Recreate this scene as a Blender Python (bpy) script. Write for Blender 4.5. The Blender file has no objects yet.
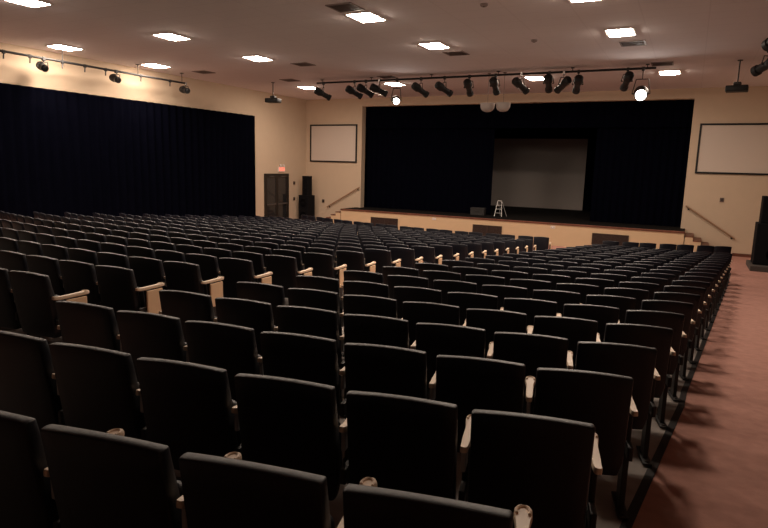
import bpy, bmesh, math, random
from mathutils import Vector, Matrix
random.seed(7)
S = bpy.context.scene
COL = S.collection
PI = math.pi
EYE = 1.709                       # eye height above the floor where the photographer stands
def Z(z): return z + EYE          # heights measured from eye level -> world

# ------------------------------------------------------------------ materials
def mat(name, col, rough=0.6, spec=0.4, metal=0.0, noise=None, nscale=40, bump=0.0, bscale=80, emit=None, estr=0.0):
    m = bpy.data.materials.new(name); m.use_nodes = True
    nt = m.node_tree; b = nt.nodes['Principled BSDF']
    b.inputs['Base Color'].default_value = (*col, 1)
    b.inputs['Roughness'].default_value = rough
    b.inputs['Specular IOR Level'].default_value = spec
    b.inputs['Metallic'].default_value = metal
    if noise is not None or bump:
        tc = nt.nodes.new('ShaderNodeTexCoord')
    if noise is not None:
        n = nt.nodes.new('ShaderNodeTexNoise'); n.inputs['Scale'].default_value = nscale
        n.inputs['Detail'].default_value = 4
        r = nt.nodes.new('ShaderNodeValToRGB')
        r.color_ramp.elements[0].position = 0.35; r.color_ramp.elements[1].position = 0.65
        r.color_ramp.elements[0].color = (*noise, 1); r.color_ramp.elements[1].color = (*col, 1)
        nt.links.new(tc.outputs['Object'], n.inputs['Vector'])
        nt.links.new(n.outputs['Fac'], r.inputs['Fac']); nt.links.new(r.outputs['Color'], b.inputs['Base Color'])
    if bump:
        n2 = nt.nodes.new('ShaderNodeTexNoise'); n2.inputs['Scale'].default_value = bscale
        bp = nt.nodes.new('ShaderNodeBump'); bp.inputs['Strength'].default_value = bump; bp.inputs['Distance'].default_value = 0.01
        nt.links.new(tc.outputs['Object'], n2.inputs['Vector'])
        nt.links.new(n2.outputs['Fac'], bp.inputs['Height']); nt.links.new(bp.outputs['Normal'], b.inputs['Normal'])
    if emit:
        b.inputs['Emission Color'].default_value = (*emit, 1); b.inputs['Emission Strength'].default_value = estr
    return m

def ceiling_mat():
    m = mat('acoustic ceiling tile', (0.82, 0.77, 0.785), rough=0.9, spec=0.15)
    nt = m.node_tree; b = nt.nodes['Principled BSDF']
    tc = nt.nodes.new('ShaderNodeTexCoord')
    br = nt.nodes.new('ShaderNodeTexBrick'); br.offset = 0.0
    br.inputs['Scale'].default_value = 1.0
    br.inputs['Brick Width'].default_value = 1.22; br.inputs['Row Height'].default_value = 0.61
    br.inputs['Mortar Size'].default_value = 0.012
    br.inputs['Color1'].default_value = (0.82, 0.77, 0.785, 1); br.inputs['Color2'].default_value = (0.81, 0.76, 0.775, 1)
    br.inputs['Mortar'].default_value = (0.76, 0.71, 0.725, 1)
    nt.links.new(tc.outputs['Object'], br.inputs['Vector']); nt.links.new(br.outputs['Color'], b.inputs['Base Color'])
    return m

M = {}
M['wall'] = mat('cream wall paint', (0.60, 0.468, 0.345), rough=0.85, spec=0.2, noise=(0.585, 0.456, 0.335), nscale=3)
M['wall_rear'] = mat('dark brown light-absorbing wall', (0.05, 0.035, 0.028), rough=0.95)  # unseen rear wall, colour darkened to keep bounce off the chair backs
M['ceiling'] = ceiling_mat()
M['carpet'] = mat('red brown carpet', (0.49, 0.26, 0.21), rough=0.95, spec=0.1, noise=(0.42, 0.22, 0.178), nscale=9, bump=0.4, bscale=150)
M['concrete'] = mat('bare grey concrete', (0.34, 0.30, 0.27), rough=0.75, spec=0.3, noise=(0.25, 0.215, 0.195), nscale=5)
M['concrete_bounce'] = mat('dark concrete for grey bounce', (0.17, 0.155, 0.145), rough=0.8, spec=0.25, noise=(0.12, 0.108, 0.10), nscale=5)  # darker copy of the concrete, put in for neutral bounce on chair backs
M['rubber'] = mat('black rubber strip', (0.014, 0.012, 0.012), rough=0.7)
M['fabric'] = mat('black chair upholstery', (0.0045, 0.0050, 0.0115), rough=0.44, spec=0.46, noise=(0.0036, 0.0040, 0.0095), nscale=60, bump=0.15, bscale=500)
M['steel'] = mat('black enamelled steel', (0.02, 0.018, 0.018), rough=0.5, spec=0.4)
M['cream'] = mat('cream moulded plastic', (0.90, 0.71, 0.53), rough=0.45, spec=0.4)
M['panel'] = mat('cream laminate panel', (0.86, 0.60, 0.38), rough=0.55, spec=0.3)
M['black'] = mat('black paint', (0.008, 0.0075, 0.008), rough=0.55, spec=0.35)
M['cab'] = mat('black cabinet paint', (0.004, 0.004, 0.0055), rough=0.8, spec=0.15)
M['chrome'] = mat('polished edge', (0.55, 0.52, 0.5), rough=0.25, metal=1.0)
M['velour'] = mat('black velour', (0.0020, 0.0022, 0.0052), rough=1.0, spec=0.0, noise=(0.0016, 0.0018, 0.0044), nscale=4)
M['wood'] = mat('red brown wood', (0.16, 0.055, 0.032), rough=0.5, spec=0.4, noise=(0.11, 0.036, 0.02), nscale=6)
M['railwood'] = mat('oak handrail', (0.34, 0.20, 0.12), rough=0.5)
M['deck'] = mat('dark stage deck', (0.010, 0.0085, 0.008), rough=0.85, spec=0.08, noise=(0.008, 0.007, 0.0065), nscale=3)
M['screen'] = mat('projection screen cloth', (0.62, 0.53, 0.46), rough=0.9, spec=0.1)
M['cyc'] = mat('grey backdrop cloth', (0.54, 0.475, 0.44), rough=0.95, spec=0.05)
M['grille'] = mat('dark brown grille', (0.045, 0.025, 0.02), rough=0.6)
M['vent'] = mat('grey brown vent', (0.24, 0.18, 0.165), rough=0.6)
M['ventslat'] = mat('dark vent slats', (0.12, 0.085, 0.075), rough=0.6)
M['greyplastic'] = mat('pale grey plastic', (0.50, 0.49, 0.48), rough=0.5)
M['white'] = mat('white plastic', (0.75, 0.7, 0.65), rough=0.5)
M['alu'] = mat('aluminium', (0.72, 0.70, 0.68), rough=0.35, metal=0.6)
M['glass'] = mat('dark door glass', (0.02, 0.02, 0.022), rough=0.08, spec=0.6)
M['doorframe'] = mat('dark bronze door', (0.018, 0.014, 0.012), rough=0.4)
M['greybase'] = mat('grey riser paint', (0.07, 0.058, 0.052), rough=0.8)
M['case'] = mat('dark grey case', (0.03, 0.027, 0.026), rough=0.7)
M['fascia'] = mat('yellow cream stage paint', (0.62, 0.455, 0.29), rough=0.85, spec=0.2, noise=(0.605, 0.443, 0.28), nscale=3)
M['bowl'] = mat('pale moulded bowl', (0.40, 0.34, 0.31), rough=0.5)
M['lamp'] = mat('lit diffuser', (0.9, 0.85, 0.8), rough=0.5, emit=(1.0, 0.82, 0.66), estr=78.0)
M['spotlens'] = mat('lit lens', (0.9, 0.9, 0.9), rough=0.3, emit=(1.0, 0.9, 0.8), estr=60.0)
M['exitred'] = mat('lit red letters', (0.7, 0.08, 0.05), rough=0.4, emit=(1.0, 0.12, 0.06), estr=1.2)
M['exitface'] = mat('lit sign face', (0.8, 0.5, 0.42), rough=0.5, emit=(1.0, 0.35, 0.25), estr=0.25)

# ------------------------------------------------------------------ mesh helpers
def box(bm, x0, x1, y0, y1, z0, z1, bev=0.0, seg=2, M4=None):
    c = Vector(((x0+x1)/2, (y0+y1)/2, (z0+z1)/2))
    r = bmesh.ops.create_cube(bm, size=1.0)
    vs = r['verts']
    for v in vs:
        v.co = Vector((v.co.x*(x1-x0), v.co.y*(y1-y0), v.co.z*(z1-z0))) + c
    if bev:
        es = list({e for v in vs for e in v.link_edges})
        rr = bmesh.ops.bevel(bm, geom=es, offset=bev, segments=seg, affect='EDGES', profile=0.5)
        vs = list({v for f in rr['faces'] for v in f.verts} | {v for v in vs if v.is_valid})
    if M4 is not None:
        for v in vs: v.co = M4 @ v.co
    return vs

def tube(bm, a, b, r, seg=12, r2=None, caps=True):
    a = Vector(a); b = Vector(b); d = b-a
    m = Matrix.Translation((a+b)/2) @ d.to_track_quat('Z', 'Y').to_matrix().to_4x4()
    return bmesh.ops.create_cone(bm, cap_ends=caps, segments=seg, radius1=r, radius2=r if r2 is None else r2, depth=d.length, matrix=m)['verts']

def lathe(bm, prof, seg=20, M4=Matrix()):          # prof: (radius, z)
    rings = []
    for r, z in prof:
        if r < 1e-6: rings.append([bm.verts.new(M4 @ Vector((0, 0, z)))])
        else: rings.append([bm.verts.new(M4 @ Vector((r*math.cos(2*PI*i/seg), r*math.sin(2*PI*i/seg), z))) for i in range(seg)])
    for A, B in zip(rings, rings[1:]):
        for i in range(seg):
            j = (i+1) % seg
            q = [A[i % len(A)], A[j % len(A)], B[j % len(B)], B[i % len(B)]]
            u = []
            for v in q:
                if v not in u: u.append(v)
            if len(u) > 2: bm.faces.new(u)

def finish(bm):
    bmesh.ops.recalc_face_normals(bm, faces=bm.faces[:])

def mesh_of(name, bm, m, smooth=None):
    finish(bm)
    me = bpy.data.meshes.new(name); bm.to_mesh(me); bm.free()
    for mm in (m if isinstance(m, (list, tuple)) else [m]): me.materials.append(mm)
    if smooth is not None:
        me.polygons.foreach_set('use_smooth', [True]*len(me.polygons))
        me.set_sharp_from_angle(angle=math.radians(smooth))
    me.update()
    return me

def obj(name, bm, m, parent=None, smooth=None):
    o = bpy.data.objects.new(name, mesh_of(name, bm, m, smooth)); COL.objects.link(o)
    if parent: o.parent = parent
    return o

def tag(o, label, cat, group=None):
    o['label'] = label; o['category'] = cat
    if group: o['group'] = group
    return o

def thing(name, label, cat, loc=(0, 0, 0), rz=0.0, group=None):
    o = bpy.data.objects.new(name, None); COL.objects.link(o)
    o.empty_display_size = 0.1
    o.location = loc; o.rotation_euler = (0, 0, rz)
    return tag(o, label, cat, group)

def struct(name, bm, m, parent=None, smooth=None):
    o = obj(name, bm, m, parent, smooth)
    if not parent: o['kind'] = 'structure'
    return o

def dup(root, loc, rz, label, group=None):
    r = root.copy(); COL.objects.link(r); r.location = loc; r.rotation_euler = (0, 0, rz)
    r['label'] = label
    if group: r['group'] = group
    for ch in list(root.children):
        c = ch.copy(); COL.objects.link(c); c.parent = r
        for g in list(ch.children):
            d = g.copy(); COL.objects.link(d); d.parent = c
    return r

# ------------------------------------------------------------------ room geometry (metres, +Y towards the stage)
XL, XR, YW, YB = -18.0, 3.3, 26.0, -3.2
ZF, ZC, ZS = -3.10, 3.17, -2.17          # front floor, ceiling, stage deck (from eye level)
LIP = 24.6
OX0, OX1, OZ = -14.68, -0.18, 2.79       # stage opening
def floor_z(x, y):
    return max(-EYE - 0.0724*y - 0.0039*x, ZF)

def sloped_sheet(name, pts_of_x, m, lift, thick, ys, kind=True):
    """a slab following the raked floor; pts_of_x(y) gives its left and right edge"""
    bm = bmesh.new(); top = []; bot = []
    for y in ys:
        a, b = pts_of_x(y); n = 8
        top.append([bm.verts.new((a+(b-a)*i/n, y, Z(floor_z(a+(b-a)*i/n, y))+lift)) for i in range(n+1)])
        bot.append([bm.verts.new((v.co.x, v.co.y, v.co.z-thick)) for v in top[-1]])
    for j in range(len(ys)-1):
        for i in range(8):
            bm.faces.new((top[j][i], top[j][i+1], top[j+1][i+1], top[j+1][i]))
            bm.faces.new((bot[j][i], bot[j+1][i], bot[j+1][i+1], bot[j][i+1]))
        for i in (0, 8):
            bm.faces.new((top[j][i], top[j+1][i], bot[j+1][i], bot[j][i]))
    for j in (0, len(ys)-1):
        for i in range(8):
            bm.faces.new((top[j][i], top[j][i+1], bot[j][i+1], bot[j][i]))
    return struct(name, bm, m)

ysf = [YB-0.2 + i*0.6 for i in range(50) if YB-0.2+i*0.6 < YW+0.2] + [YW+0.3]
sloped_sheet('floor', lambda y: (XL-0.2, XR+0.2), M['carpet'], 0.0, 0.25, ysf)

# seating rows -----------------------------------------------------
CX = -6.83
def row_R(k): return 28.4 - 0.3*k
def row_y0(k):
    r = 28.409 - 0.8417*k
    ym = 29.162 - math.sqrt(r*r - 3.33**2)
    R = row_R(k)
    return ym - (R - math.sqrt(R*R - 3.33**2))
def row_pt(k, x):
    if k == NK-1: k = 22.0          # the front row stands apart on the level floor
    R = row_R(k); s = (x-CX)/R
    return row_y0(k) + R - math.sqrt(R*R - (x-CX)**2), math.asin(s)
NK = 22
PITCH, HB = 0.56, 0.25
def r_end(k): return -0.24 + 0.079*(k-1) - (0.025 if k == 0 else 0.0)
def c_end(k): return -5.04 + 0.066*min(k-3, 10) + 0.05*max(0, k-13)
def c_shift(k): return -0.12 - 0.02*max(0, k-12) if k < NK-1 else 0.0   # the left block's rows sit a little further back
NC = 20

# concrete under the right block with the black strip along the aisle
def inv_k(y):                            # row number at which the right block's end stands at this y
    lo, hi = -3.0, 24.0
    for _ in range(40):
        mid = (lo+hi)/2
        if row_pt(mid, r_end(mid))[0] < y: lo = mid
        else: hi = mid
    return lo
def strip_x(y):
    return (-0.16 + 0.098*(y-3.26)) if y < 6.3 else (0.11+ 0.083*(y-6.28))
ysr = [-0.6 + 0.5*i for i in range(45)]
sloped_sheet('floor_concrete', lambda y: (strip_x(y)-4.15, strip_x(y)), M['concrete'], 0.004, 0.02, ysr)
sloped_sheet('trim_1', lambda y: (strip_x(y), strip_x(y)+0.055), M['rubber'], 0.008, 0.02, ysr)
def c_strip(y):
    k = min(max((y-0.6)/0.87, 0), 21.0); return c_end(k)+0.25
sloped_sheet('floor_bounce_left', lambda y: (c_strip(y)-NC*PITCH-0.4, c_strip(y)), M['concrete_bounce'], 0.004, 0.02, [1.0+0.5*i for i in range(42)])  # slab added under the left block for its grey bounce

# walls, ceiling -----------------------------------------------------
bm = bmesh.new(); box(bm, XL-0.3, XL, YB, YW+0.36, Z(ZF)-0.3, Z(ZC)+0.2); struct('wall_left', bm, M['wall'])
bm = bmesh.new(); box(bm, XR, XR+0.3, YB, YW+0.36, Z(ZF)-0.3, Z(ZC)+0.2); struct('wall_right', bm, M['wall'])
bm = bmesh.new(); box(bm, XL-0.3, XR+0.3, YB-0.3, YB, -0.4, Z(ZC)+0.2); struct('wall_back', bm, M['wall_rear'])
bm = bmesh.new()
box(bm, XL, OX0, YW, YW+0.36, Z(ZF)-0.2, Z(ZC))
box(bm, OX1, XR, YW, YW+0.36, Z(ZF)-0.2, Z(ZC))
box(bm, OX0, OX1, YW, YW+0.36, Z(OZ), Z(ZC))
struct('wall_front', bm, M['wall'])
bm = bmesh.new(); box(bm, XL-0.3, XR+0.3, YB-0.3, YW+0.36, Z(ZC), Z(ZC)+0.25); struct('ceiling', bm, M['ceiling'])
bm = bmesh.new(); box(bm, 1.05, XR, YW-0.02, YW, Z(ZF), Z(ZF)+0.12, 0.004); struct('baseboard_front', bm, M['wood'])
bm = bmesh.new(); box(bm, XL, XL+0.02, 21.9, 22.5, Z(ZF), Z(ZF)+0.12, 0.004); struct('baseboard_left', bm, M['wood'])

# stage house
SY = 34.2
bm = bmesh.new(); box(bm, -17.0, 2.2, SY, SY+0.2, Z(ZS)-0.2, Z(4.2)); struct('wall_stage_back', bm, M['black'])
bm = bmesh.new(); box(bm, -17.2, -17.0, YW+0.36, SY+0.2, Z(ZS)-0.2, Z(4.2)); struct('wall_stage_left', bm, M['black'])
bm = bmesh.new(); box(bm, 2.2, 2.4, YW+0.36, SY+0.2, Z(ZS)-0.2, Z(4.2)); struct('wall_stage_right', bm, M['black'])
bm = bmesh.new(); box(bm, -17.2, 2.4, YW+0.36, SY+0.2, Z(4.2), Z(4.4)); struct('ceiling_stage', bm, M['black'])
bm = bmesh.new(); box(bm, -17.0, 2.2, YW+0.36, SY, Z(ZS)-0.2, Z(ZS)); struct('floor_stage', bm, M['deck'])

# stage apron in front of the wall
SX0, SX1 = -14.97, -0.02
st = bpy.data.objects.new('stage_platform', None); COL.objects.link(st); st['kind'] = 'structure'
bm = bmesh.new(); box(bm, SX0, SX1, LIP, YW, Z(ZF), Z(ZS)-0.05); obj('fascia', bm, M['fascia'], st)
bm = bmesh.new(); box(bm, SX0, SX1, LIP+0.09, YW+0.36, Z(ZS)-0.05, Z(ZS)); obj('deck', bm, M['deck'], st)
bm = bmesh.new(); box(bm, SX0-0.02, SX1+0.02, LIP-0.03, LIP+0.09, Z(ZS)-0.07, Z(ZS)+0.004, 0.012); obj('nosing', bm, M['wood'], st)

def steps(name, label, sx, x0):
    t = thing(name, label, 'steps', (x0, (LIP+YW)/2, Z(ZF)))
    h = (ZS-ZF)/6
    for i in range(5):
        hh = h*(5-i); a = sx*0.27*i; b = sx*0.27*(i+1)
        bm = bmesh.new(); box(bm, min(a, b), max(a, b), -0.7, 0.69, 0.0, hh-0.035); s = obj('step', bm, M['fascia'], t)
        bm = bmesh.new(); box(bm, min(a, b)-(0.02 if sx < 0 else 0), max(a, b)+(0.02 if sx > 0 else 0), -0.715, 0.69, hh-0.035, hh, 0.008); obj('tread', bm, M['wood'], s)
steps('stage_steps', 'cream steps with red brown treads at the left end of the stage', -1, SX0-0.03)
steps('stage_steps', 'cream steps with red brown treads at the right end of the stage', 1, SX1+0.03)

def handrail(label, a, b):
    a = Vector(a); b = Vector(b)
    t = thing('handrail', label, 'handrail', ((a+b)/2))
    c = (a+b)/2
    bm = bmesh.new(); tube(bm, a-c, b-c, 0.03, 12); obj('rail', bm, M['railwood'], t, 40)
    for f in (0.06, 0.94):
        p = a.lerp(b, f)-c
        bm = bmesh.new(); tube(bm, p+Vector((0, 0, -0.02)), p+Vector((0, 0.075, -0.06)), 0.012, 8)
        box(bm, p.x-0.03, p.x+0.03, 0.078, 0.088, p.z-0.1, p.z-0.02); obj('bracket', bm, M['steel'], t)
handrail('sloping wooden handrail on the front wall above the left stage steps', (-16.62, 25.91, Z(-2.24)), (-14.72, 25.91, Z(-1.16)))
handrail('sloping wooden handrail on the front wall above the right stage steps', (-0.08, 25.91, Z(-1.27)), (1.70, 25.91, Z(-2.43)))

# ------------------------------------------------------------------ drapes
def drape_bm(L, H, depth=0.06, fold=0.28, n=None, thick=0.02, hem=None):
    n = n or max(24, int(L/fold*8))
    bm = bmesh.new(); rows = []
    zs = [0, H*0.5, H]
    ph = random.random()*6
    for side in (0, 1):
        g = []
        for z in zs:
            line = []
            for i in range(n+1):
                x = L*i/n
                y = depth*(math.sin(2*PI*x/fold+ph+0.8*math.sin(x*1.3+ph))*0.5+0.5) + side*thick
                line.append(bm.verts.new((x, y, z + (hem(x)*(1-z/H) if hem else 0.0))))
            g.append(line)
        rows.append(g)
    for side in (0, 1):
        g = rows[side]
        for j in range(2):
            for i in range(n): bm.faces.new((g[j][i], g[j][i+1], g[j+1][i+1], g[j+1][i]))
    for j in range(2):
        for i in (0, n): bm.faces.new((rows[0][j][i], rows[0][j+1][i], rows[1][j+1][i], rows[1][j][i]))
    for j in (0, 2):
        for i in range(n): bm.faces.new((rows[0][j][i], rows[0][j][i+1], rows[1][j][i+1], rows[1][j][i]))
    return bm
def drape(name, label, loc, L, H, rz=0, **kw):
    o = obj(name, drape_bm(L, H, **kw), M['velour'], None, 60)
    o.location = loc; o.rotation_euler = (0, 0, rz)
    return tag(o, label, 'curtain')
drape('stage_curtain', 'black stage curtain covering the left half of the stage opening', (-15.3, 26.55, Z(ZS)+0.01), 7.2, 5.6)
drape('stage_curtain', 'black stage curtain hanging at the right side of the stage opening', (-3.70, 26.55, Z(ZS)+0.01), 4.3, 5.6)
drape('valance', 'black valance across the top of the stage opening', (-15.3, 26.42, Z(1.75)), 15.9, 1.9, depth=0.05)
drape('backdrop_curtain', 'black curtain at the very back of the stage behind the grey screen', (-16.4, 33.75, Z(ZS)+0.01), 18.0, 5.8)
drape('wall_curtain', 'huge black curtain covering most of the left wall', (XL+0.12, 3.0, 0.0), 18.84, Z(2.03), rz=PI/2, fold=0.35, depth=0.08, hem=lambda x: Z(floor_z(XL+0.1, 3.0+x))+0.015)
drape('wall_curtain', 'huge black curtain added unseen on the right wall to cut its light', (XR-0.12, 22.0, 0.0), 19.0, Z(2.03), rz=-PI/2, fold=0.35, depth=0.08, hem=lambda x: Z(floor_z(XR-0.1, 22.0-x))+0.015)  # out of view; added to dim the light coming off the right wall

# grey screen at the back of the stage
t = thing('stage_screen', 'large grey screen standing at the back of the dark stage', 'screen', (-7.6, 33.1, Z(ZS)))
bm = bmesh.new(); box(bm, -2.62, 2.57, -0.01, 0.01, 0.03, 3.78); obj('cloth', bm, M['cyc'], t)
bm = bmesh.new(); tube(bm, (-2.7, 0.02, 3.80), (2.65, 0.02, 3.80), 0.03); obj('batten', bm, M['black'], t)
bm = bmesh.new(); box(bm, -2.66, 2.61, -0.03, 0.03, 0.0, 0.03); obj('bottom_bar', bm, M['black'], t)

# step ladder and dark case on the stage
t = thing('step_ladder', 'small white step ladder standing open on the front of the stage', 'ladder', (-7.52, 26.2, Z(ZS)))
LS = Matrix.Diagonal((0.72, 0.8, 0.88, 1))
ladder = t
for sx in (-0.2, 0.2):
    bm = bmesh.new(); tube(bm, (sx*1.15-0.08, -0.2, 0), (sx*0.6-0.08, 0.0, 0.78), 0.022, 8); obj('rail', bm, M['alu'], t)
    bm = bmesh.new(); tube(bm, (sx*1.0+0.14, 0.22, 0), (sx*0.6-0.06, 0.03, 0.76), 0.018, 8); obj('rear_leg', bm, M['alu'], t)
for i in range(3):
    f = 0.22+0.25*i; w = 0.2*(1.15-0.55*f)
    bm = bmesh.new(); box(bm, -w-0.08, w-0.08, -0.2*(1-f)-0.05, -0.2*(1-f)+0.04, 0.78*f-0.012, 0.78*f+0.012, 0.004); obj('tread', bm, M['alu'], t)
bm = bmesh.new(); box(bm, -0.2, 0.05, -0.08, 0.08, 0.77, 0.80, 0.006); obj('top_cap', bm, M['white'], t)
for ch in ladder.children: ch.data.transform(LS)
t = thing('equipment_case', 'dark box lying on the stage floor left of the step ladder', 'case', (-8.55, 26.15, Z(ZS)), 0.1)
bm = bmesh.new(); box(bm, -0.32, 0.32, -0.2, 0.2, 0.0, 0.27, 0.015); obj('body', bm, M['case'], t)
bm = bmesh.new(); box(bm, -0.33, 0.33, -0.21, 0.21, 0.27, 0.33, 0.012); obj('lid', bm, M['case'], t)
bm = bmesh.new(); tube(bm, (-0.07, -0.225, 0.19), (0.07, -0.225, 0.19), 0.01, 8); box(bm, -0.08, -0.06, -0.225, -0.2, 0.18, 0.2); box(bm, 0.06, 0.08, -0.225, -0.2, 0.18, 0.2); obj('handle', bm, M['steel'], t)

# grilles and outlets on the stage front
def stage_grille(x0, x1, label):
    t = thing('vent_grille', label, 'vent grille', ((x0+x1)/2, LIP, Z(ZF)+0.18), 0, 'double vent grilles in the stage front')
    w = (x1-x0)/2; h = 0.46
    bm = bmesh.new()
    box(bm, -w, w, -0.03, 0, 0, 0.03); box(bm, -w, w, -0.03, 0, h-0.03, h)
    for x in (-w, -0.02, w-0.04): box(bm, x, x+0.04, -0.03, 0, 0.03, h-0.03)
    obj('frame', bm, M['grille'], t)
    for a, b in ((-w+0.04, -0.02), (0.02, w-0.04)):
        bm = bmesh.new(); box(bm, a, b, -0.006, 0, 0.03, h-0.03)
        for i in range(9):
            z = 0.05+i*(h-0.1)/8
            box(bm, a, b, -0.024, -0.006, z-0.008, z+0.008)
        obj('louver_panel', bm, M['grille'], t)
stage_grille(-13.3, -11.88, 'dark brown double vent grille at the left end of the stage front')
stage_grille(-8.25, -6.95, 'dark brown double vent grille in the middle of the stage front')
stage_grille(-3.28, -1.92, 'dark brown double vent grille at the right end of the stage front')
def outlet(x, label):
    t = thing('outlet_plate', label, 'outlet', (x, LIP, Z(-2.4)))
    bm = bmesh.new(); box(bm, -0.09, 0.09, -0.012, 0, 0, 0.11, 0.004); obj('plate', bm, M['white'], t)
    for s in (-0.045, 0.045):
        bm = bmesh.new(); box(bm, s-0.02, s+0.02, -0.016, -0.012, 0.03, 0.08, 0.003); obj('socket', bm, M['bowl'], t)
outlet(-10.08, 'white outlet plate on stage front between left and middle grilles')
outlet(-4.83, 'white outlet plate on stage front between middle and right grilles')

# ------------------------------------------------------------------ wall screens
def wall_screen(x0, x1, z0, z1, label):
    t = thing('projection_screen', label, 'projection screen', ((x0+x1)/2, YW, Z(z0)))
    w = (x1-x0)/2; h = z1-z0; f = 0.07
    bm = bmesh.new()
    box(bm, -w, w, -0.06, 0, 0, f, 0.004); box(bm, -w, w, -0.06, 0, h-f, h, 0.004)
    box(bm, -w, -w+f, -0.06, 0, f, h-f, 0.004); box(bm, w-f, w, -0.06, 0, f, h-f, 0.004)
    obj('frame', bm, M['black'], t)
    bm = bmesh.new(); box(bm, -w+f, w-f, -0.03, 0, f, h-f); obj('screen_cloth', bm, M['screen'], t)
wall_screen(-17.72, -14.93, 0.05, 1.93, 'blank projection screen in black frame left of the stage opening')
wall_screen(0.10, 2.92, -0.02, 1.86, 'blank projection screen in black frame right of the stage opening')

# ------------------------------------------------------------------ left door, exit sign, switches
d = bpy.data.objects.new('door_1', None); COL.objects.link(d); d.location = (XL, 23.48, Z(ZF)); d['kind'] = 'structure'
DH = 2.46; DW = 0.88
bm = bmesh.new()
box(bm, 0, 0.06, -DW-0.07, -DW, 0, DH+0.07); box(bm, 0, 0.06, DW, DW+0.07, 0, DH+0.07); box(bm, 0, 0.06, -DW, DW, DH, DH+0.07)
obj('door_frame', bm, M['doorframe'], d)
for s in (-1, 1):
    a, b = (-DW+0.005, -0.005) if s < 0 else (0.005, DW-0.005)
    bm = bmesh.new()
    box(bm, 0.005, 0.045, a, a+0.1, 0.02, DH); box(bm, 0.005, 0.045, b-0.1, b, 0.02, DH)
    box(bm, 0.005, 0.045, a+0.1, b-0.1, 0.02, 0.25); box(bm, 0.005, 0.045, a+0.1, b-0.1, DH-0.12, DH)
    lf = obj('door_leaf', bm, M['doorframe'], d)
    bm = bmesh.new(); box(bm, 0.018, 0.03, a+0.1, b-0.1, 0.25, DH-0.12); obj('glass_pane', bm, M['glass'], lf)
    bm = bmesh.new(); box(bm, 0.06, 0.095, a+0.06, b-0.06, 1.02, 1.09, 0.008); box(bm, 0.045, 0.08, a+0.08, a+0.12, 1.03, 1.08); box(bm, 0.045, 0.08, b-0.12, b-0.08, 1.03, 1.08)
    obj('push_bar', bm, M['greybase'], lf)
    bm = bmesh.new(); box(bm, 0.045, 0.10, (a+b)/2-0.16, (a+b)/2+0.16, DH-0.1, DH-0.04, 0.006); obj('door_closer', bm, M['greybase'], lf)

def text_bm(txt, size, depth):
    cu = bpy.data.curves.new('lettering', 'FONT'); cu.body = txt; cu.size = size; cu.extrude = depth; cu.align_x = 'CENTER'
    o = bpy.data.objects.new('lettering', cu); COL.objects.link(o)
    dg = bpy.context.evaluated_depsgraph_get(); dg.update()
    me = bpy.data.meshes.new_from_object(o.evaluated_get(dg))
    bm = bmesh.new(); bm.from_mesh(me)
    bpy.data.objects.remove(o); bpy.data.meshes.remove(me); bpy.data.curves.remove(cu)
    return bm
t = thing('exit_sign', 'glowing red exit sign with twin lamp heads above the left door', 'exit sign', (XL, 23.86, Z(-0.48)))
bm = bmesh.new(); box(bm, 0, 0.05, -0.26, 0.26, 0, 0.24, 0.008); obj('housing', bm, M['white'], t)
bm = bmesh.new(); box(bm, 0.05, 0.056, -0.24, 0.24, 0.02, 0.22); obj('face', bm, M['exitface'], t)
bm = text_bm('EXIT', 0.20, 0.003)
R4 = Matrix(((0, 0, 1, 0.060), (1, 0, 0, 0), (0, 1, 0, 0.05), (0, 0, 0, 1)))
for v in bm.verts: v.co = R4 @ v.co
obj('letters', bm, M['exitred'], t)
for s in (-0.13, 0.13):
    bm = bmesh.new(); lathe(bm, [(0, 0), (0.05, 0), (0.065, 0.05), (0.06, 0.07), (0, 0.07)], 14, Matrix.Translation((0.03, s, 0.30)) @ Matrix.Rotation(PI/2, 4, 'Y'))
    tube(bm, (0.03, s*0.9, 0.24), (0.04, s, 0.30), 0.012, 8); obj('lamp_head', bm, M['white'], t, 40)

def wall_box(label, loc, axis, m='grille'):
    t = thing('wall_switch', label, 'switch', loc, 0 if axis == 'y' else PI/2)
    bm = bmesh.new(); box(bm, -0.07, 0.07, -0.03, 0, -0.08, 0.08, 0.006); obj('plate', bm, M[m], t)
    bm = bmesh.new(); box(bm, -0.02, 0.02, -0.042, -0.03, -0.03, 0.03, 0.003); obj('toggle', bm, M['steel'], t)
wall_box('small dark switch box high on the left wall right of the door', (XL, 24.94, Z(-1.05)), 'x')
wall_box('small dark switch box low on the left wall right of the door', (XL, 24.94, Z(-1.85)), 'x')
wall_box('small dark switch box on the front wall right of the left speaker stack', (-16.9, YW, Z(-1.95)), 'y')
wall_box('small dark switch box on the front wall above the right handrail', (1.12, YW, Z(-0.99)), 'y', 'ventslat')

# ------------------------------------------------------------------ loudspeaker stacks
def cabinet(name, label, cat, loc, w, dpt, h, drivers, rz=0):
    t = thing(name, label, cat, loc, rz)
    bm = bmesh.new(); box(bm, -w/2, w/2, -dpt/2, dpt/2, 0, h, 0.012); obj('cabinet', bm, M['cab'], t)
    bm = bmesh.new(); box(bm, -w/2+0.03, w/2-0.03, -dpt/2-0.012, -dpt/2, 0.03, h-0.03, 0.005); obj('grille', bm, M['cab'], t)
    for z, r in drivers:
        bm = bmesh.new(); lathe(bm, [(r, 0), (r, 0.012), (r*0.88, 0.014), (r*0.82, 0.0), (r*0.3, -0.0), (r*0.28, 0.01), (0, 0.015)], 24,
                                Matrix.Translation((0, -dpt/2-0.012, z)) @ Matrix.Rotation(PI/2, 4, 'X'))
        obj('driver', bm, M['cab'], t, 30)
    return t
cabinet('subwoofer', 'tall black bass cabinet on the floor in the left front corner', 'loudspeaker', (-17.46, 25.3, Z(ZF)), 0.62, 0.55, 1.45, [(0.4, 0.25), (1.05, 0.25)], -0.1)
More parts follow.
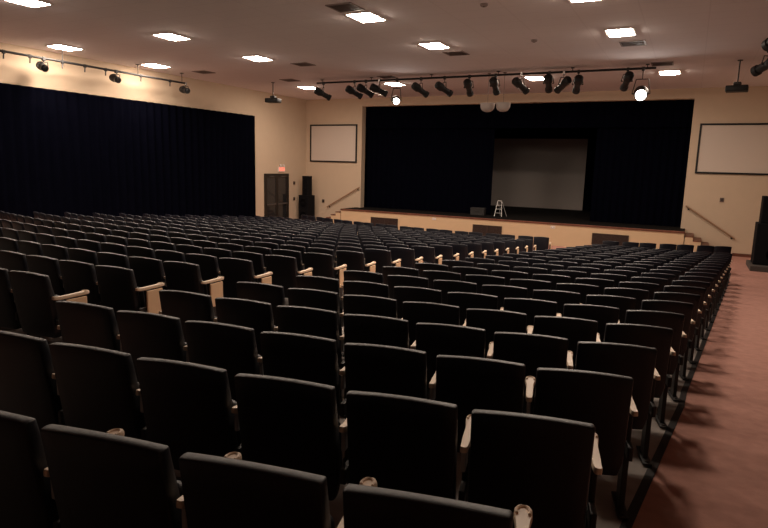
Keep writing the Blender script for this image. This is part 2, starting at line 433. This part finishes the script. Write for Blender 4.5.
cabinet('loudspeaker', 'slim black loudspeaker on top of the left corner bass cabinet', 'loudspeaker', (-17.44, 25.3, Z(ZF)+1.45), 0.36, 0.36, 0.97, [(0.25, 0.13), (0.72, 0.1)], -0.1)
bm = bmesh.new(); box(bm, 1.99, 3.25, 22.3, 23.9, Z(ZF), Z(ZF)+0.17, 0.01)
tag(obj('speaker_riser', bm, M['greybase']), 'low grey platform under the right speaker stack', 'platform')
cabinet('subwoofer', 'tall black bass cabinet on the grey platform at the right edge', 'loudspeaker', (2.66, 23.1, Z(ZF)+0.17), 1.16, 0.8, 1.36, [(0.36, 0.28), (0.97, 0.28)])
cabinet('loudspeaker', 'black loudspeaker on top of the right platform bass cabinet', 'loudspeaker', (2.69, 23.1, Z(ZF)+1.53), 1.06, 0.6, 0.88, [(0.25, 0.2), (0.64, 0.12)])

# ------------------------------------------------------------------ ceiling lights
def make_light(label, loc):
    t = thing('ceiling_light', label, 'ceiling light', loc, 0, 'recessed square ceiling lights')
    w, l = 0.28, 0.37
    bm = bmesh.new()
    box(bm, -w-0.04, w+0.04, -l-0.04, -l, -0.025, 0); box(bm, -w-0.04, w+0.04, l, l+0.04, -0.025, 0)
    box(bm, -w-0.04, -w, -l, l, -0.025, 0); box(bm, w, w+0.04, -l, l, -0.025, 0)
    obj('frame', bm, M['white'], t)
    bm = bmesh.new(); n = 6
    g = [[bm.verts.new((w*(2*i/n-1), l*(2*j/n-1), -0.02-0.045*(1-(2*i/n-1)**4)*(1-(2*j/n-1)**4))) for i in range(n+1)] for j in range(n+1)]
    for j in range(n):
        for i in range(n): bm.faces.new((g[j][i], g[j+1][i], g[j+1][i+1], g[j][i+1]))
    obj('diffuser', bm, M['lamp'], t, 60)
    return t
ROWS = [('fourth', 8.45, [-17.5, -13.2, -6.9, -2.1]), ('third', 12.35, [-17.5, -12.98, -6.92, -2.16]),
        ('second', 15.85, [-17.5, -12.88, -6.70, -1.86]), ('nearest', 22.6, [-15.54, -11.25, -5.46, -0.99])]
COLN = ['leftmost', 'second from left', 'third from left', 'rightmost']
L0 = None
for rn, y, xs in ROWS:
    for cn, x in zip(COLN, xs):
        lab = 'lit square ceiling light, %s in the %s row %s stage' % (cn, rn, 'to the' if rn == 'nearest' else 'from the')
        x *= ZC/3.3; yy = y*ZC/3.3
        if L0 is None: L0 = make_light(lab, (x, yy, Z(ZC)))
        else: dup(L0, (x, yy, Z(ZC)), 0, lab)

# ceiling vents
def vent(x, y, label):
    t = thing('ceiling_vent', label, 'ceiling vent', (x*ZC/3.3, y*ZC/3.3, Z(ZC)), 0, 'dark ceiling air vents')
    w, l = 0.3, 0.3
    bm = bmesh.new()
    box(bm, -w, w, -l, -l+0.04, -0.02, 0); box(bm, -w, w, l-0.04, l, -0.02, 0)
    box(bm, -w, -w+0.04, -l+0.04, l-0.04, -0.02, 0); box(bm, w-0.04, w, -l+0.04, l-0.04, -0.02, 0)
    obj('frame', bm, M['vent'], t)
    bm = bmesh.new(); box(bm, -w+0.04, w-0.04, -l+0.04, l-0.04, -0.004, 0)
    for i in range(8):
        yy = -l+0.08+i*(2*l-0.16)/7
        box(bm, -w+0.04, w-0.04, yy-0.012, yy+0.012, -0.018, -0.004)
    obj('louvers', bm, M['ventslat'], t)
for x, y, lab in [(-6.94, 11.46, 'dark ceiling vent beside the large light at top centre'),
                  (-12.12, 17.31, 'dark ceiling vent right of the second light from left'),
                  (-14.95, 20.43, 'dark ceiling vent above the left end of the lighting pipe'),
                  (-6.53, 17.12, 'dark ceiling vent just beyond the middle ceiling light'),
                  (-1.70, 17.30, 'dark ceiling vent just beyond the right hand ceiling light'),
                  (-1.14, 20.80, 'dark ceiling vent at the right end of the lighting pipe'),
                  (-10.67, 20.80, 'dark ceiling vent beyond the pipe above the left lit spotlight'),
                  (-16.9, 17.6, 'dark ceiling vent near the left wall light bar end')]:
    vent(x, y, lab)
def detector(x, y, label):
    t = thing('smoke_detector', label, 'smoke detector', (x*ZC/3.3, y*ZC/3.3, Z(ZC)))
    bm = bmesh.new(); lathe(bm, [(0, -0.05), (0.05, -0.05), (0.075, -0.03), (0.08, 0), (0, 0)], 18); obj('housing', bm, M['vent'], t, 40)
    bm = bmesh.new(); lathe(bm, [(0, -0.062), (0.02, -0.06), (0.022, -0.05), (0, -0.05)], 12); obj('sensor', bm, M['grille'], t, 40)
detector(-4.13, 12.3, 'small round detector on the ceiling near the top edge')
detector(-3.99, 16.09, 'small round detector on the ceiling left of the right hand light')

# ------------------------------------------------------------------ lighting pipes and stage lights
def pipe(name, label, a, b, hang):
    a = Vector(a); b = Vector(b); c = (a+b)/2
    t = thing(name, label, 'lighting pipe', c)
    bm = bmesh.new(); tube(bm, a-c, b-c, 0.035, 12); obj('pipe', bm, M['black'], t, 40)
    for f in hang:
        p = a.lerp(b, f)-c
        bm = bmesh.new(); tube(bm, p, (p.x, p.y, Z(ZC)-c.z-0.01), 0.012, 8); box(bm, p.x-0.05, p.x+0.05, p.y-0.05, p.y+0.05, Z(ZC)-c.z-0.02, Z(ZC)-c.z)
        obj('hanger', bm, M['black'], t)
    return t
PY, PZ = 19.93, 3.05
pipe('lighting_pipe', 'long black lighting pipe across the ceiling in front of the stage', (-13.3, PY, Z(PZ)), (-1.25, PY, Z(PZ)), [0.02, 0.2, 0.4, 0.6, 0.8, 0.98])
pipe('lighting_pipe', 'black lighting pipe along the left wall above the wall curtain', (-17.3, 6.0, Z(2.82)), (-17.3, 17.1, Z(2.82)), [0.05, 0.3, 0.55, 0.8, 0.98])
pipe('lighting_pipe', 'black lighting pipe along the right wall at the picture edge', (1.75, 9.0, Z(2.9)), (1.75, 17.6, Z(2.9)), [0.03, 0.5, 0.97])

def stage_light(label, px, py, pz, target, drop=0.42, size=1.0, lit=False, glint=False):
    """hung from a pipe point (px,py,pz); body pointing at target"""
    P = Vector((px, py, pz)); B = Vector((px, py-0.05, pz-drop))
    t = thing('stage_light', label, 'stage light', (px, py, pz), 0, 'stage lights hung from the ceiling pipes')
    d = (Vector(target)-B).normalized()
    side = d.cross(Vector((0, 0, 1))).normalized()
    q = d.to_track_quat('Z', 'Y').to_matrix().to_4x4()
    m = Matrix.Translation(B-P) @ q @ Matrix.Scale(size, 4)
    bm = bmesh.new()
    lathe(bm, [(0, -0.30), (0.085, -0.30), (0.12, -0.26), (0.125, -0.10), (0.10, -0.04), (0.085, 0.0), (0.085, 0.20), (0.105, 0.21), (0.105, 0.30), (0.09, 0.30), (0.085, 0.27), (0, 0.27)], 18, m)
    body = obj('body', bm, M['black'], t, 35)
    bm = bmesh.new(); lathe(bm, [(0.084, 0.275), (0.05, 0.29), (0, 0.294)], 18, m)
    obj('lens', bm, M['spotlens'] if lit else M['glass'], t, 40)
    bm = bmesh.new()
    for s in (-1, 1):
        e = B-P+side*s*0.15*size
        tube(bm, e, (side*s*0.10*size+Vector((0, 0, -drop*0.42))), 0.013, 8)
        tube(bm, e, B-P+side*s*0.11*size, 0.02, 8)
    tube(bm, side*-0.10*size+Vector((0, 0, -drop*0.42)), side*0.10*size+Vector((0, 0, -drop*0.42)), 0.013, 8)
    tube(bm, (0, 0, -drop*0.42), (0, 0, -0.03), 0.014, 8)
    obj('yoke', bm, M['steel'], t)
    bm = bmesh.new(); box(bm, -0.04, 0.04, -0.045, 0.045, -0.07, 0.045, 0.008); obj('clamp', bm, M['chrome'] if glint else M['steel'], t)
    if glint:
        bm = bmesh.new(); box(bm, -0.01, 0.01, -0.135, -0.115, -0.28, 0.16, 0.004, M4=m); obj('trim_edge', bm, M['chrome'], t)
    return t
FN = [(-13.00, -7.2, 0.42, 0), (-11.60, -6.2, 0.40, 0), (-11.12, -6.0, 0.36, 0), (-10.55, -3.4, 0.36, 1), (-8.88, -4.5, 0.40, 0), (-7.98, -3.0, 0.40, 0),
      (-7.07, -7.6, 0.38, 0), (-6.15, -6.3, 0.36, 0), (-5.28, -1.5, 0.38, 1), (-4.38, -5.0, 0.34, 0), (-3.92, -9.5, 0.40, 1), (-3.47, -5.2, 0.40, 0), (-2.03, -4.2, 0.36, 0)]
NTH = ['first', 'second', 'third', 'fourth', 'fifth', 'sixth', 'seventh', 'eighth', 'ninth', 'tenth', 'eleventh', 'twelfth', 'thirteenth', 'fourteenth',
       'fifteenth', 'sixteenth', 'seventeenth', 'eighteenth', 'nineteenth', 'twentieth', 'twenty-first', 'twenty-second', 'twenty-third', 'twenty-fourth']
for i, (x, tx, dr, gl) in enumerate(FN):
    stage_light('unlit black stage light, %s from the left on the pipe before the stage' % NTH[i], x, PY, Z(PZ), (tx, 25.5, Z(-1.2)), dr, 1.12, glint=bool(gl))
stage_light('glowing stage light hanging low at left of the ceiling pipe', -9.83, PY, Z(PZ), (-1.0, 4.0, Z(-1.0)), 0.74, 1.25, lit=True)
stage_light('glowing stage light hanging low at right end of the ceiling pipe', -1.60, PY, Z(PZ), (-0.4, 4.0, Z(-1.0)), 0.74, 1.7, lit=True)
for y, lab, tg in [(11.5, 'black stage light on left wall pipe nearest the picture edge', (-6, 7, Z(-0.5))), (14.0, 'black stage light in the middle of the left wall pipe', (-5, 9, Z(-0.5))),
                   (17.05, 'black stage light at the stage end of the left wall pipe', (-6, 12, Z(0.5)))]:
    stage_light(lab, -17.3, y, Z(2.82), tg, 0.25, 1.0, glint=(y > 16))
for y in (10.35, 11.1, 12.1, 12.85, 13.6, 15.0, 16.3):
    bm = bmesh.new(); box(bm, -0.03, 0.03, -0.04, 0.04, -0.06, 0.04, 0.006); tube(bm, (0, 0, -0.05), (0.02, -0.03, -0.2), 0.02, 8)
    o = obj('pipe_clamp', bm, M['black']); o.location = (-17.3, y, Z(2.82)); tag(o, 'small empty black clamp hanging on the left wall lighting pipe', 'clamp', 'empty clamps on the left wall pipe')
stage_light('black stage light at right picture edge, lower of two', 1.33, 17.0, Z(2.9), (-6, 25, Z(-1)), 0.35, 1.2)
stage_light('black stage light at right picture edge, upper of two', 1.25, 14.2, Z(2.9), (-4, 24, Z(-1)), 0.25, 1.2)

# projectors on poles
def projector(x, y, z, label, rz):
    t = thing('projector', label, 'projector', (x, y, Z(ZC)), rz)
    h = ZC-z
    bm = bmesh.new(); tube(bm, (0, 0, -h+0.16), (0, 0, -0.02), 0.02, 10); lathe(bm, [(0, -0.02), (0.07, -0.02), (0.07, 0), (0, 0)], 14); obj('pole', bm, M['steel'], t, 40)
    bm = bmesh.new(); box(bm, -0.28, 0.28, -0.2, 0.2, -h-0.1, -h+0.07, 0.03, 3); b = obj('body', bm, M['black'], t, 40)
    bm = bmesh.new(); box(bm, -0.1, 0.1, -0.1, 0.1, -h+0.07, -h+0.17, 0.03, 2); obj('mount', bm, M['steel'], t)
    bm = bmesh.new(); lathe(bm, [(0, 0), (0.075, 0), (0.07, 0.05), (0.05, 0.06), (0, 0.05)], 16, Matrix.Translation((-0.1, 0.2, -h-0.02)) @ Matrix.Rotation(-PI/2, 4, 'X')); obj('lens', bm, M['glass'], t, 40)
projector(-15.48, 20.0, 2.47, 'black projector hanging on a pole near the left wall', 0.15)
projector(0.90, 20.0, 2.40, 'black projector hanging on a pole before the right wall screen', -0.1)

# pale bowls hanging over the stage opening
def bowl(x, label):
    t = thing('hanging_bowl', label, 'hanging bowl', (x, 20.2, Z(ZC)), 0, 'pale half-round bowls under the pipe')
    m = Matrix.Translation((0, 0, -1.0))
    bm = bmesh.new()
    lathe(bm, [(0, -0.30), (0.10, -0.285), (0.18, -0.24), (0.23, -0.16), (0.25, 0.0), (0.235, 0.0), (0.215, -0.15), (0.165, -0.225), (0.09, -0.27), (0, -0.285)], 24, m); obj('shade', bm, M['bowl'], t, 40)
    bm = bmesh.new(); tube(bm, (0, 0, -0.02), (0, 0, -1.28), 0.008, 8); lathe(bm, [(0, -0.03), (0.06, -0.03), (0.06, 0), (0, 0)], 14); obj('stem', bm, M['vent'], t)
bowl(-6.47, 'pale half-round bowl under the ceiling pipe, left of the pair')
bowl(-5.92, 'pale half-round bowl under the ceiling pipe, right of the pair')

# ------------------------------------------------------------------ theatre chairs
def pillow(hw, z0, z1, t0, edge, crown, rtop, rbot, nu=9, nv=7, curve=0.03, lean=0.0, ymid=0.0, wedge=0.0):
    """upholstered pad: rounded corners, rounded edges, slightly wrapped round the sitter"""
    bm = bmesh.new()
    def samples(a, n):
        e = [math.cos(PI/2*i/4) for i in range(4)]            # 1 .. towards 0
        o = [1-a*(1-c) for c in [1, 0.93, 0.71, 0.38, 0.0]]
        inner = [(1-a)*(1-2*i/(n-1)) for i in range(n)]
        pos = o[:-1]
        return sorted(set([-p for p in pos] + inner + pos))
    a = edge/hw; b = edge/((z1-z0)/2)
    us = samples(a, nu); vs = samples(b, nv)
    def th(u, c):
        d = (abs(u)-(1-c))/c
        return math.sqrt(max(0.0, 1-d*d)) if d > 0 else 1.0
    G = [[], []]
    for v in vs:
        zz = (z0+z1)/2 + v*(z1-z0)/2
        w = hw
        for r, dist in ((rtop, z1-zz), (rbot, zz-z0)):
            if dist < r: w = min(w, hw-r+math.sqrt(max(0, r*r-(r-dist)**2)))
        for s in (0, 1):
            line = []
            for u in us:
                f = (v+1)/2
                z = zz + crown*(1-u*u)*f
                y = ymid + curve*u*u + lean*(1-f)
                T = t0*th(u, a)*th(v, b)
                line.append((w*u, y + (T*(1+wedge*min(1.0, 2.2*(1-f))) if s else -T), z))
            G[s].append(line)
    V = [[[None]*len(us) for _ in vs] for _ in (0, 1)]
    for j in range(len(vs)):
        for i in range(len(us)):
            edge_pt = i in (0, len(us)-1) or j in (0, len(vs)-1)
            V[0][j][i] = bm.verts.new(G[0][j][i])
            V[1][j][i] = V[0][j][i] if edge_pt else bm.verts.new(G[1][j][i])
    for s in (0, 1):
        for j in range(len(vs)-1):
            for i in range(len(us)-1):
                q = [V[s][j][i], V[s][j][i+1], V[s][j+1][i+1], V[s][j+1][i]]
                try: bm.faces.new(q)
                except ValueError: pass
    return bm

def back_bm(lo=False): return pillow(HB, 0.25, 0.855, 0.027, 0.010, 0.016, 0.014, 0.05, 5 if lo else 9, 3 if lo else 8, curve=0.018, lean=0.09, wedge=1.0)
def seat_bm(lo=False):
    return pillow(0.225, 0.35, 0.64, 0.04, 0.035, 0.0, 0.05, 0.03, 4 if lo else 8, 3 if lo else 6, curve=0.0, lean=0.04, ymid=0.165)
AX = PITCH/2
def armrest_bm(x, seg=8):
    bm = bmesh.new()
    # plan outline of the right edge: (distance forward, half width); paddle front with a shallow cup
    ys = [(0.034, 0.008), (0.040, 0.014), (0.055, 0.017), (0.09, 0.018), (0.16, 0.021), (0.27, 0.021), (0.32, 0.026), (0.36, 0.032), (0.39, 0.031), (0.407, 0.021), (0.412, 0.010)]
    out = [(w, y) for y, w in ys] + [(-w, y) for y, w in reversed(ys)]
    def ring(sc, z, yc=0.23, ysc=0.16):
        r = []
        for w, y in out:
            yy = yc+(y-yc)*(1-(1-sc)*ysc)
            zz = z + 0.012*max(0, (0.09-y)/0.07) + 0.006*max(0, (y-0.33)/0.1)
            r.append(bm.verts.new((x+w*sc, yy, zz)))
        return r
    R = [ring(0.75, 0.622), ring(0.97, 0.626), ring(1.0, 0.632), ring(0.97, 0.646), ring(0.88, 0.652)]
    n = len(out)
    for A, B in zip(R, R[1:]):
        for i in range(n):
            j = (i+1) % n
            bm.faces.new((A[i], A[j], B[j], B[i]))
    for rr in (R[0], R[-1]):
        for i in range(len(ys)-1):
            bm.faces.new((rr[i], rr[i+1], rr[n-2-i], rr[n-1-i]))
    # raised lip round the front end, a crescent
    pts = [(math.sin(t_)*0.023, 0.368+math.cos(t_)*0.032) for t_ in [PI*(-0.62+1.24*i/8) for i in range(9)]]
    for (x0_, y0_), (x1_, y1_) in zip(pts, pts[1:]):
        tube(bm, (x+x0_, y0_, 0.656), (x+x1_, y1_, 0.656), 0.006, 6)
    return bm
def leg_bm(x):
    bm = bmesh.new()
    box(bm, x-0.016, x+0.016, 0.16, 0.28, 0.012, 0.40, 0.006)
    box(bm, x-0.014, x+0.014, 0.16, 0.28, 0.40, 0.62, 0.006)
    box(bm, x-0.014, x+0.014, 0.06, 0.16, 0.36, 0.44, 0.006)
    box(bm, x-0.03, x+0.03, 0.08, 0.36, 0.0, 0.014, 0.004)
    for yy in (0.11, 0.33): tube(bm, (x, yy, 0.012), (x, yy, 0.022), 0.012, 8)
    return bm
def side_panel_bm(x):
    bm = bmesh.new(); box(bm, x-0.011, x+0.011, 0.06, 0.155, 0.53, 0.622, 0.006); return bm
def end_panel_bm(x, s):
    bm = bmesh.new(); box(bm, min(x+s*0.016, x+s*0.036), max(x+s*0.016, x+s*0.036), 0.15, 0.37, 0.33, 0.612, 0.008, 2); return bm

ME = {'backrest': mesh_of('backrest', back_bm(), M['fabric'], 60), 'seat': mesh_of('seat', seat_bm(), M['fabric'], 60),
      'armrest': mesh_of('armrest', armrest_bm(AX), M['cream'], 50), 'leg': mesh_of('leg', leg_bm(AX), M['steel']),
      'left_armrest': mesh_of('armrest', armrest_bm(-AX), M['cream'], 50), 'left_leg': mesh_of('leg', leg_bm(-AX), M['steel']),
      'side_panel': mesh_of('side_panel', side_panel_bm(AX), M['greyplastic']),
      'end_panel': mesh_of('end_panel', end_panel_bm(AX, 1), M['panel']), 'left_end_panel': mesh_of('end_panel', end_panel_bm(-AX, -1), M['panel'])}
GROUP = 'black theatre chairs in curved rows'
def chair(label, loc, rz, extra=()):
    t = thing('theatre_chair', label, 'chair', loc, rz, GROUP)
    for p in ('backrest', 'seat', 'armrest', 'leg') + tuple(extra):
        o = bpy.data.objects.new(p.replace('left_', ''), ME[p]); COL.objects.link(o); o.parent = t
    return t

# camera -------------------------------------------------------------
RW = Matrix(((0.8885177980713727, 0.099237972251707, -0.44798208376426046),
             (0.45808382052710145, -0.13574139242301483, 0.8784836297588905),
             (0.026369222242867238, -0.9857616848135408, -0.16606795257326368)))
FPX = 590.31
def project(p):
    q = RW.transposed() @ (Vector(p)-Vector((0, 0, EYE)))
    if q.z < 0.05: return None
    return 384+FPX*q.x/q.z, 264+FPX*q.y/q.z, q.z

spots = []
for k in range(NK):
    for blk, n, end in (('right', 7, r_end(k)), ('left', NC, c_end(k))):
        y, a = row_pt(k, end)
        x = end - HB*math.cos(a)
        for i in range(n):
            y, a = row_pt(k, x)
            if blk == 'left': y += c_shift(k)
            pj = [project((x+dx, y, Z(floor_z(x, y))+0.86)) for dx in (-0.25, 0.25)]
            ok = any(p and -30 < p[0] < 798 and -60 < p[1] < 560 for p in pj)
            if ok:
                dep = max(p[2] for p in pj if p)
                spots.append((dep, blk, k, i, n, x, y, a))
            x -= (PITCH if k < NK-1 else (0.515 if i % 2 == 0 else 0.605))*math.cos(a)
spots.sort()
kmin = {}
for s in spots: kmin[s[1]] = min(kmin.get(s[1], 99), s[2])
AISLE = {'right': 'right aisle', 'left': 'middle aisle'}
far = bmesh.new(); lo = {}
for nm, f in (('backrest', lambda: back_bm(True)), ('seat', lambda: seat_bm(True)), ('armrest', lambda: armrest_bm(AX)), ('leg', lambda: leg_bm(AX))):
    b = f(); finish(b); me = bpy.data.meshes.new('tmp'); b.to_mesh(me); b.free(); lo[nm] = me
pb = end_panel_bm(AX, 1); finish(pb); lo['end_panel'] = bpy.data.meshes.new('tmp'); pb.to_mesh(lo['end_panel']); pb.free()
SLOT = {'backrest': 0, 'seat': 0, 'armrest': 1, 'leg': 2, 'end_panel': 3}
for idx, (dep, blk, k, i, n, x, y, a) in enumerate(spots):
    loc = (x, y, Z(floor_z(x, y)) + 0.004)
    # lowest corner of the foot plate must not sink into the rake: the chair stands on the slope level
    if idx < 300:
        rk = k-kmin[blk]
        rown = 'nearest row' if rk == 0 else '%s row from nearest' % NTH[rk]
        extra = []
        if i > 0: extra.append('side_panel')
        if i == n-1: extra += ['left_armrest', 'left_leg']
        if blk == 'left' and i == 0: extra.append('end_panel')
        if blk == 'right' and i == n-1: extra.append('left_end_panel')
        if i == 0: lab = 'black theatre chair, %s block, %s, end seat on the %s' % (blk, rown, AISLE[blk])
        else: lab = 'black theatre chair, %s block, %s, %s seat from %s' % (blk, rown, NTH[i], AISLE[blk])
        chair(lab, loc, a, extra)
    else:
        m = Matrix.Translation(loc) @ Matrix.Rotation(a, 4, 'Z')
        names = ['backrest', 'seat', 'armrest', 'leg'] + (['end_panel'] if i == 0 and blk == 'left' else [])
        for nm in names:
            n0 = len(far.verts); f0 = len(far.faces)
            far.from_mesh(lo[nm]); far.verts.ensure_lookup_table(); far.faces.ensure_lookup_table()
            for v in far.verts[n0:]: v.co = m @ v.co
            for fc in far.faces[f0:]: fc.material_index = SLOT[nm]; fc.smooth = True
me = bpy.data.meshes.new('theatre_chair_rows'); far.to_mesh(me); far.free()
for nm in ('fabric', 'cream', 'steel', 'panel'): me.materials.append(M[nm])
me.set_sharp_from_angle(angle=math.radians(50))
o = bpy.data.objects.new('theatre_chair_rows', me); COL.objects.link(o)
tag(o, 'far rows of black theatre chairs in front of the stage', 'chairs'); o['kind'] = 'stuff'
print('chairs in frame', len(spots))

# ------------------------------------------------------------------ camera, world, view
cd = bpy.data.cameras.new('camera'); cam = bpy.data.objects.new('camera', cd); COL.objects.link(cam)
cd.sensor_width = 36.0; cd.lens = FPX/768*36.0; cd.clip_start = 0.05; cd.clip_end = 200
m = Matrix(((RW[0][0], -RW[0][1], -RW[0][2], 0), (RW[1][0], -RW[1][1], -RW[1][2], 0), (RW[2][0], -RW[2][1], -RW[2][2], EYE), (0, 0, 0, 1)))
cam.matrix_world = m
S.camera = cam
w = bpy.data.worlds.new('world'); S.world = w; w.use_nodes = True
w.node_tree.nodes['Background'].inputs['Color'].default_value = (0.05, 0.04, 0.035, 1)
w.node_tree.nodes['Background'].inputs['Strength'].default_value = 0.2
S.view_settings.view_transform = 'Standard'; S.view_settings.look = 'None'
S.view_settings.gamma = 1.0; S.view_settings.use_curve_mapping = False
S.view_settings.exposure = 0.5
S.cycles.use_denoising = True
S.cycles.max_bounces = 10; S.cycles.diffuse_bounces = 6
